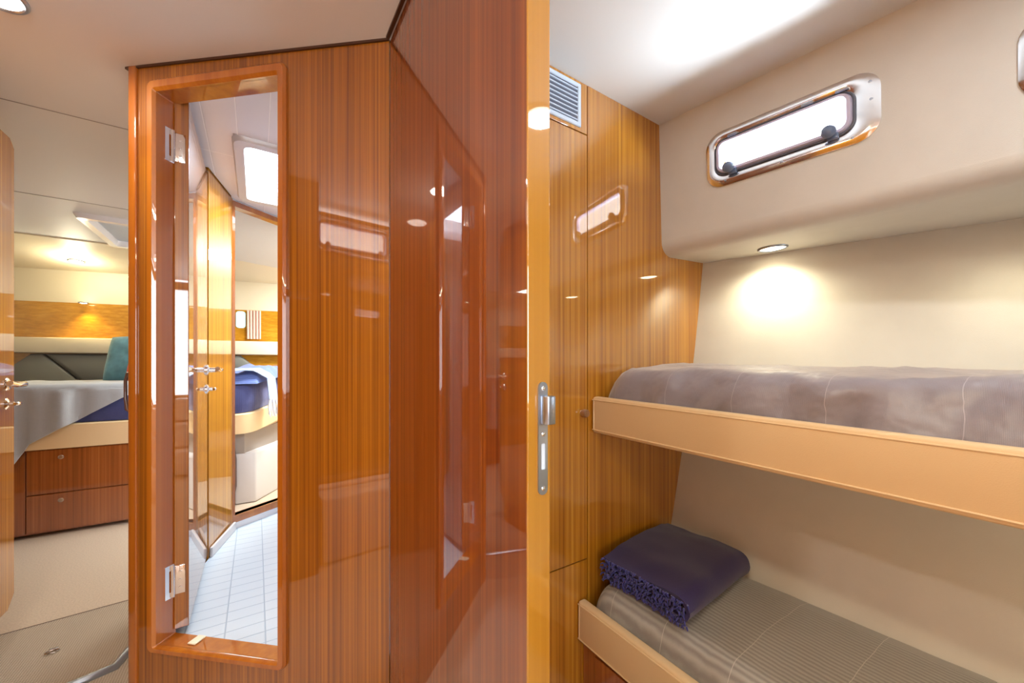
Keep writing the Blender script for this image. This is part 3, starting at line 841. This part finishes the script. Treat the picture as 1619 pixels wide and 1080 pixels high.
def mattress(name, x0, zb, zt, yA, mat, label, RT, rs, top, wr, zcrown):
    """loft along y; x0 front, back follows the hull"""
    b = B(); secs = []
    ys = [yA - .0, yA-.004, yA-.012, yA-.025, yA-.045, yA-.075, yA-.11, yA-.15] + [yA-.15-.02*k for k in range(1, 52)]
    for iy, y in enumerate(ys):
        e = min(1, (yA-y)/rs); k = math.sqrt(max(0, 1-(1-e)**2)); k = .32 + .68*k
        h = (zt-zb)*k
        xa = x0 + (1-k)*.05
        s = []
        m = 30
        for j in range(m+1):               # front face and top as superellipse quarter, then across
            if j <= 16:
                an = j/16*PI/2
                cx = rs*1.0
                X = xa + cx*(1-math.cos(an)**.8) ; Z = zb + h*math.sin(an)**.62
            else:
                w = (j-16)/(m-16); X = xa + rs + ((xh(y, zt)-.006) - xa - rs)*w
                Z = zb + h + zcrown*math.sin(min(1, w*1.0)*PI)*k - .012*max(0, w-.85)/.15*k
            d = wr*noise.noise(Vector((X*7, y*6, Z*9))) + wr*.7*noise.noise(Vector((X*16, y*22 + Z*14, Z*10)))
            if j < 18: X += d*1.2*(0 if j == 0 else 1)
            Z += d*(.5 if j > 2 else 0)
            s.append(RT(min(X, xh(y, Z)-.004), y, Z))
        s.append(RT(xh(y, zb)-.006, y, zb)); secs.append(s)
    loft(b, secs)
    return obj(name, b, mat, smooth=True, label=label, cat='mattress')
mattress('bunk_mattress', .940, -.174, .002, .893, M_BED2, 'upper bunk mattress under a silvery grey wrinkled bedspread', RU, .085, 0, .020, .010)
mattress('bunk_mattress', .876, -.823, -.668, .885, M_BED1, 'lower bunk mattress under a ribbed grey bedspread, navy blanket on it', RL, .075, 0, .004, .008)

downlight((1.12, -.42, -.225), .035, 'small added lamp under the upper bunk board, out of view', name='berth_fill')  # added lamp to lift the dark hull lining below the upper bunk
# folded navy blanket
t = thing('folded_blanket', (1.05, .72, -.655), 'folded navy blue fringed blanket at the foot of the lower bunk', 'blanket')
def ribbon(bm, off, x0, x1, z0, z1, ya, yb, th, wob=0):
    """C-shaped fold in the (y,z) plane: open at ya (bulkhead side), folded at yb (near side); extruded along x"""
    path = []
    r = (z1-z0)/2; zc = (z0+z1)/2
    for k in range(9): path.append((ya + (yb+r-ya)*k/8, z1))
    for k in range(1, 12): an = PI/2 + PI*k/12; path.append((yb + r + r*math.cos(an)*1.0, zc + r*math.sin(an)))
    for k in range(9): path.append((yb+r + (ya-yb-r)*k/8, z0))
    n_ = len(path)
    def f(u, v):
        i = min(n_-2, int(u*(n_-1)))
        s = u*(n_-1)-i
        y = path[i][0]*(1-s)+path[i+1][0]*s; z = path[i][1]*(1-s)+path[i+1][1]*s
        X = x0 + (x1-x0)*v
        dip = .010*noise.noise(Vector((X*5, y*5, off))) + .004*noise.noise(Vector((X*14, y*14, off)))
        skew = (v)*.035
        edge = .006*math.sin(max(0, v*8-7)*PI/2)
        sag = -.016*max(0, .22-v)/.22 if z > zc else 0
        return (X + .008*noise.noise(Vector((y*8, z*30, off))), y + skew, z + dip*(1 if z > zc else .3) - edge + sag)
    c_ = B(); grid(c_, n_-1, 16, f, th); merge(bm, c_)
b = B()
ribbon(b, 0, .905, 1.285, -.660, -.578, .850, .560, .010)
ribbon(b, 3, .915, 1.275, -.648, -.592, .850, .590, .009)
ribbon(b, 6, .920, 1.265, -.636, -.606, .845, .62, .008)
obj('cloth', b, M_NAVY, t, smooth=True)
b = B()
for L_ in range(5):
    z = -.590 - L_*.014
    for k in range(62):
        y = .575 + .275*k/61 + random.uniform(-.003, .003)
        p = Vector((.912, y, z - .004*abs(y-.72)*10 - .008))
        q = p + Vector((-.007-random.uniform(0, .007), random.uniform(-.012, .012), -.001-random.uniform(0, .007)))
        m_ = (p+q)/2 + Vector((-.004, random.uniform(-.003, .003), .005))
        tube(b, [p, m_, q], [.0022, .0026, .0014], 5)
o = obj('fringe', b, M_FRING, t, smooth=True, kind='stuff', label='bright navy blue fringe')

# ------------------------------------------------------------------ lights
def lamp(kind, name, loc, energy, col, size=.1, rot=(0, 0, 0), sy=None, spot=None, blend=.6, spread=None):
    l = bpy.data.lights.new(name, kind); l.energy = energy; l.color = col
    if kind == 'AREA':
        l.shape = 'RECTANGLE' if sy else 'DISK'; l.size = size
        if sy: l.size_y = sy
        if spread: l.spread = spread
    else: l.shadow_soft_size = size
    if kind == 'SPOT': l.spot_size = spot; l.spot_blend = blend
    o = bpy.data.objects.new(name, l); COL.objects.link(o)
    o.location = (loc[0], loc[1], loc[2]+H); o.rotation_euler = rot
    return o
R_ = math.radians
WARM = (1, .92, .66); DAY = (.93, .96, 1.0); SOFT = (1, .90, .78)
# fixtures, some of them added out of view as fill
lamp('SPOT', 'lamp_bunk', (1.545, .64, .412), 9, WARM, .03, (0, 0, 0), spot=R_(150), blend=.9)
lamp('SPOT', 'lamp_bunk_aft', (1.60, .045, .412), 3, WARM, .03, (0, 0, 0), spot=R_(150), blend=.9)
lamp('AREA', 'lamp_bunk_ceiling', (.85, -.25, CZ-.02), 5.5, (.96, .98, 1), .11)
lamp('POINT', 'fill_berth', (1.12, -.42, -.27), 3.0, (1, .84, .62), .04)  # added unseen fill below the upper bunk
lamp('AREA', 'lamp_lobby', (-.545, 1.515, CZ+.008), 4.5, SOFT, .12)
lamp('AREA', 'fill_lobby_aft', (-.30, -.15, CZ-.02), 11, WARM, .14)  # added unseen fill for rails and lower bunk
lamp('AREA', 'fill_lobby_far', (-.35, -1.5, CZ-.02), 4, WARM, .14)  # added unseen fill at the aft end of the lobby
lamp('AREA', 'fill_nook', (-.95, .35, CZ-.02), 9, SOFT, .11)  # added unseen fill on the reflected bench
lamp('POINT', 'lamp_cove', (-1.20, 4.46, .77), 6, WARM, .06)
lamp('SPOT', 'lamp_reading', (-1.23, wy(-1.23)-.075, .53), 9, (1, .75, .30), .02, (R_(-12), 0, 0), spot=R_(120), blend=.8)
# daylight through hatch and portlights, plus added fills
lamp('AREA', 'fill_companionway', (-.27, -2.25, .26), 7, DAY, .93, (R_(90), 0, 0), sy=1.08)  # added daylight source at the unseen companionway opening
lamp('AREA', 'day_shower_hatch', (.18, 2.17, CZ+.10), 21, DAY, .40, (0, 0, 0), sy=.55)
lamp('AREA', 'fill_bed_cabin', (.6, 3.6, CZ-.03), 48, (.95, 1, .96), .30, (0, 0, 0), sy=.30)  # added general fill below the ceiling; no hatch opening stands here
lamp('AREA', 'day_portlight', (1.47, .52, .63), 17, (.72, .86, 1), .12, (0, R_(106), 0), sy=.34)
lamp('AREA', 'day_portlight_aft', (1.57, -.12, .60), 18, (.72, .86, 1), .12, (0, R_(106), 0), sy=.34)

w = bpy.data.worlds.new('sky'); SC.world = w; w.use_nodes = True
bg = w.node_tree.nodes['Background']; bg.inputs[0].default_value = (.92, .96, 1, 1); bg.inputs[1].default_value = 11.0

# ------------------------------------------------------------------ camera
cam = bpy.data.cameras.new('camera'); co = bpy.data.objects.new('camera', cam); COL.objects.link(co)
cam.sensor_width = 36; cam.sensor_fit = 'HORIZONTAL'; cam.lens = 36*611/1619; cam.shift_y = 40/1619; cam.clip_start = .02
co.location = (0, 0, H); co.rotation_euler = (R_(90), 0, R_(-33.5))
SC.camera = co
SC.view_settings.view_transform = 'Standard'; SC.view_settings.look = 'None'
SC.view_settings.exposure = 0.0; SC.view_settings.gamma = 1
SC.view_settings.use_curve_mapping = False
SC.cycles.max_bounces = 12; SC.cycles.diffuse_bounces = 6; SC.cycles.glossy_bounces = 6; SC.cycles.transparent_max_bounces = 12
SC.cycles.sample_clamp_indirect = 6
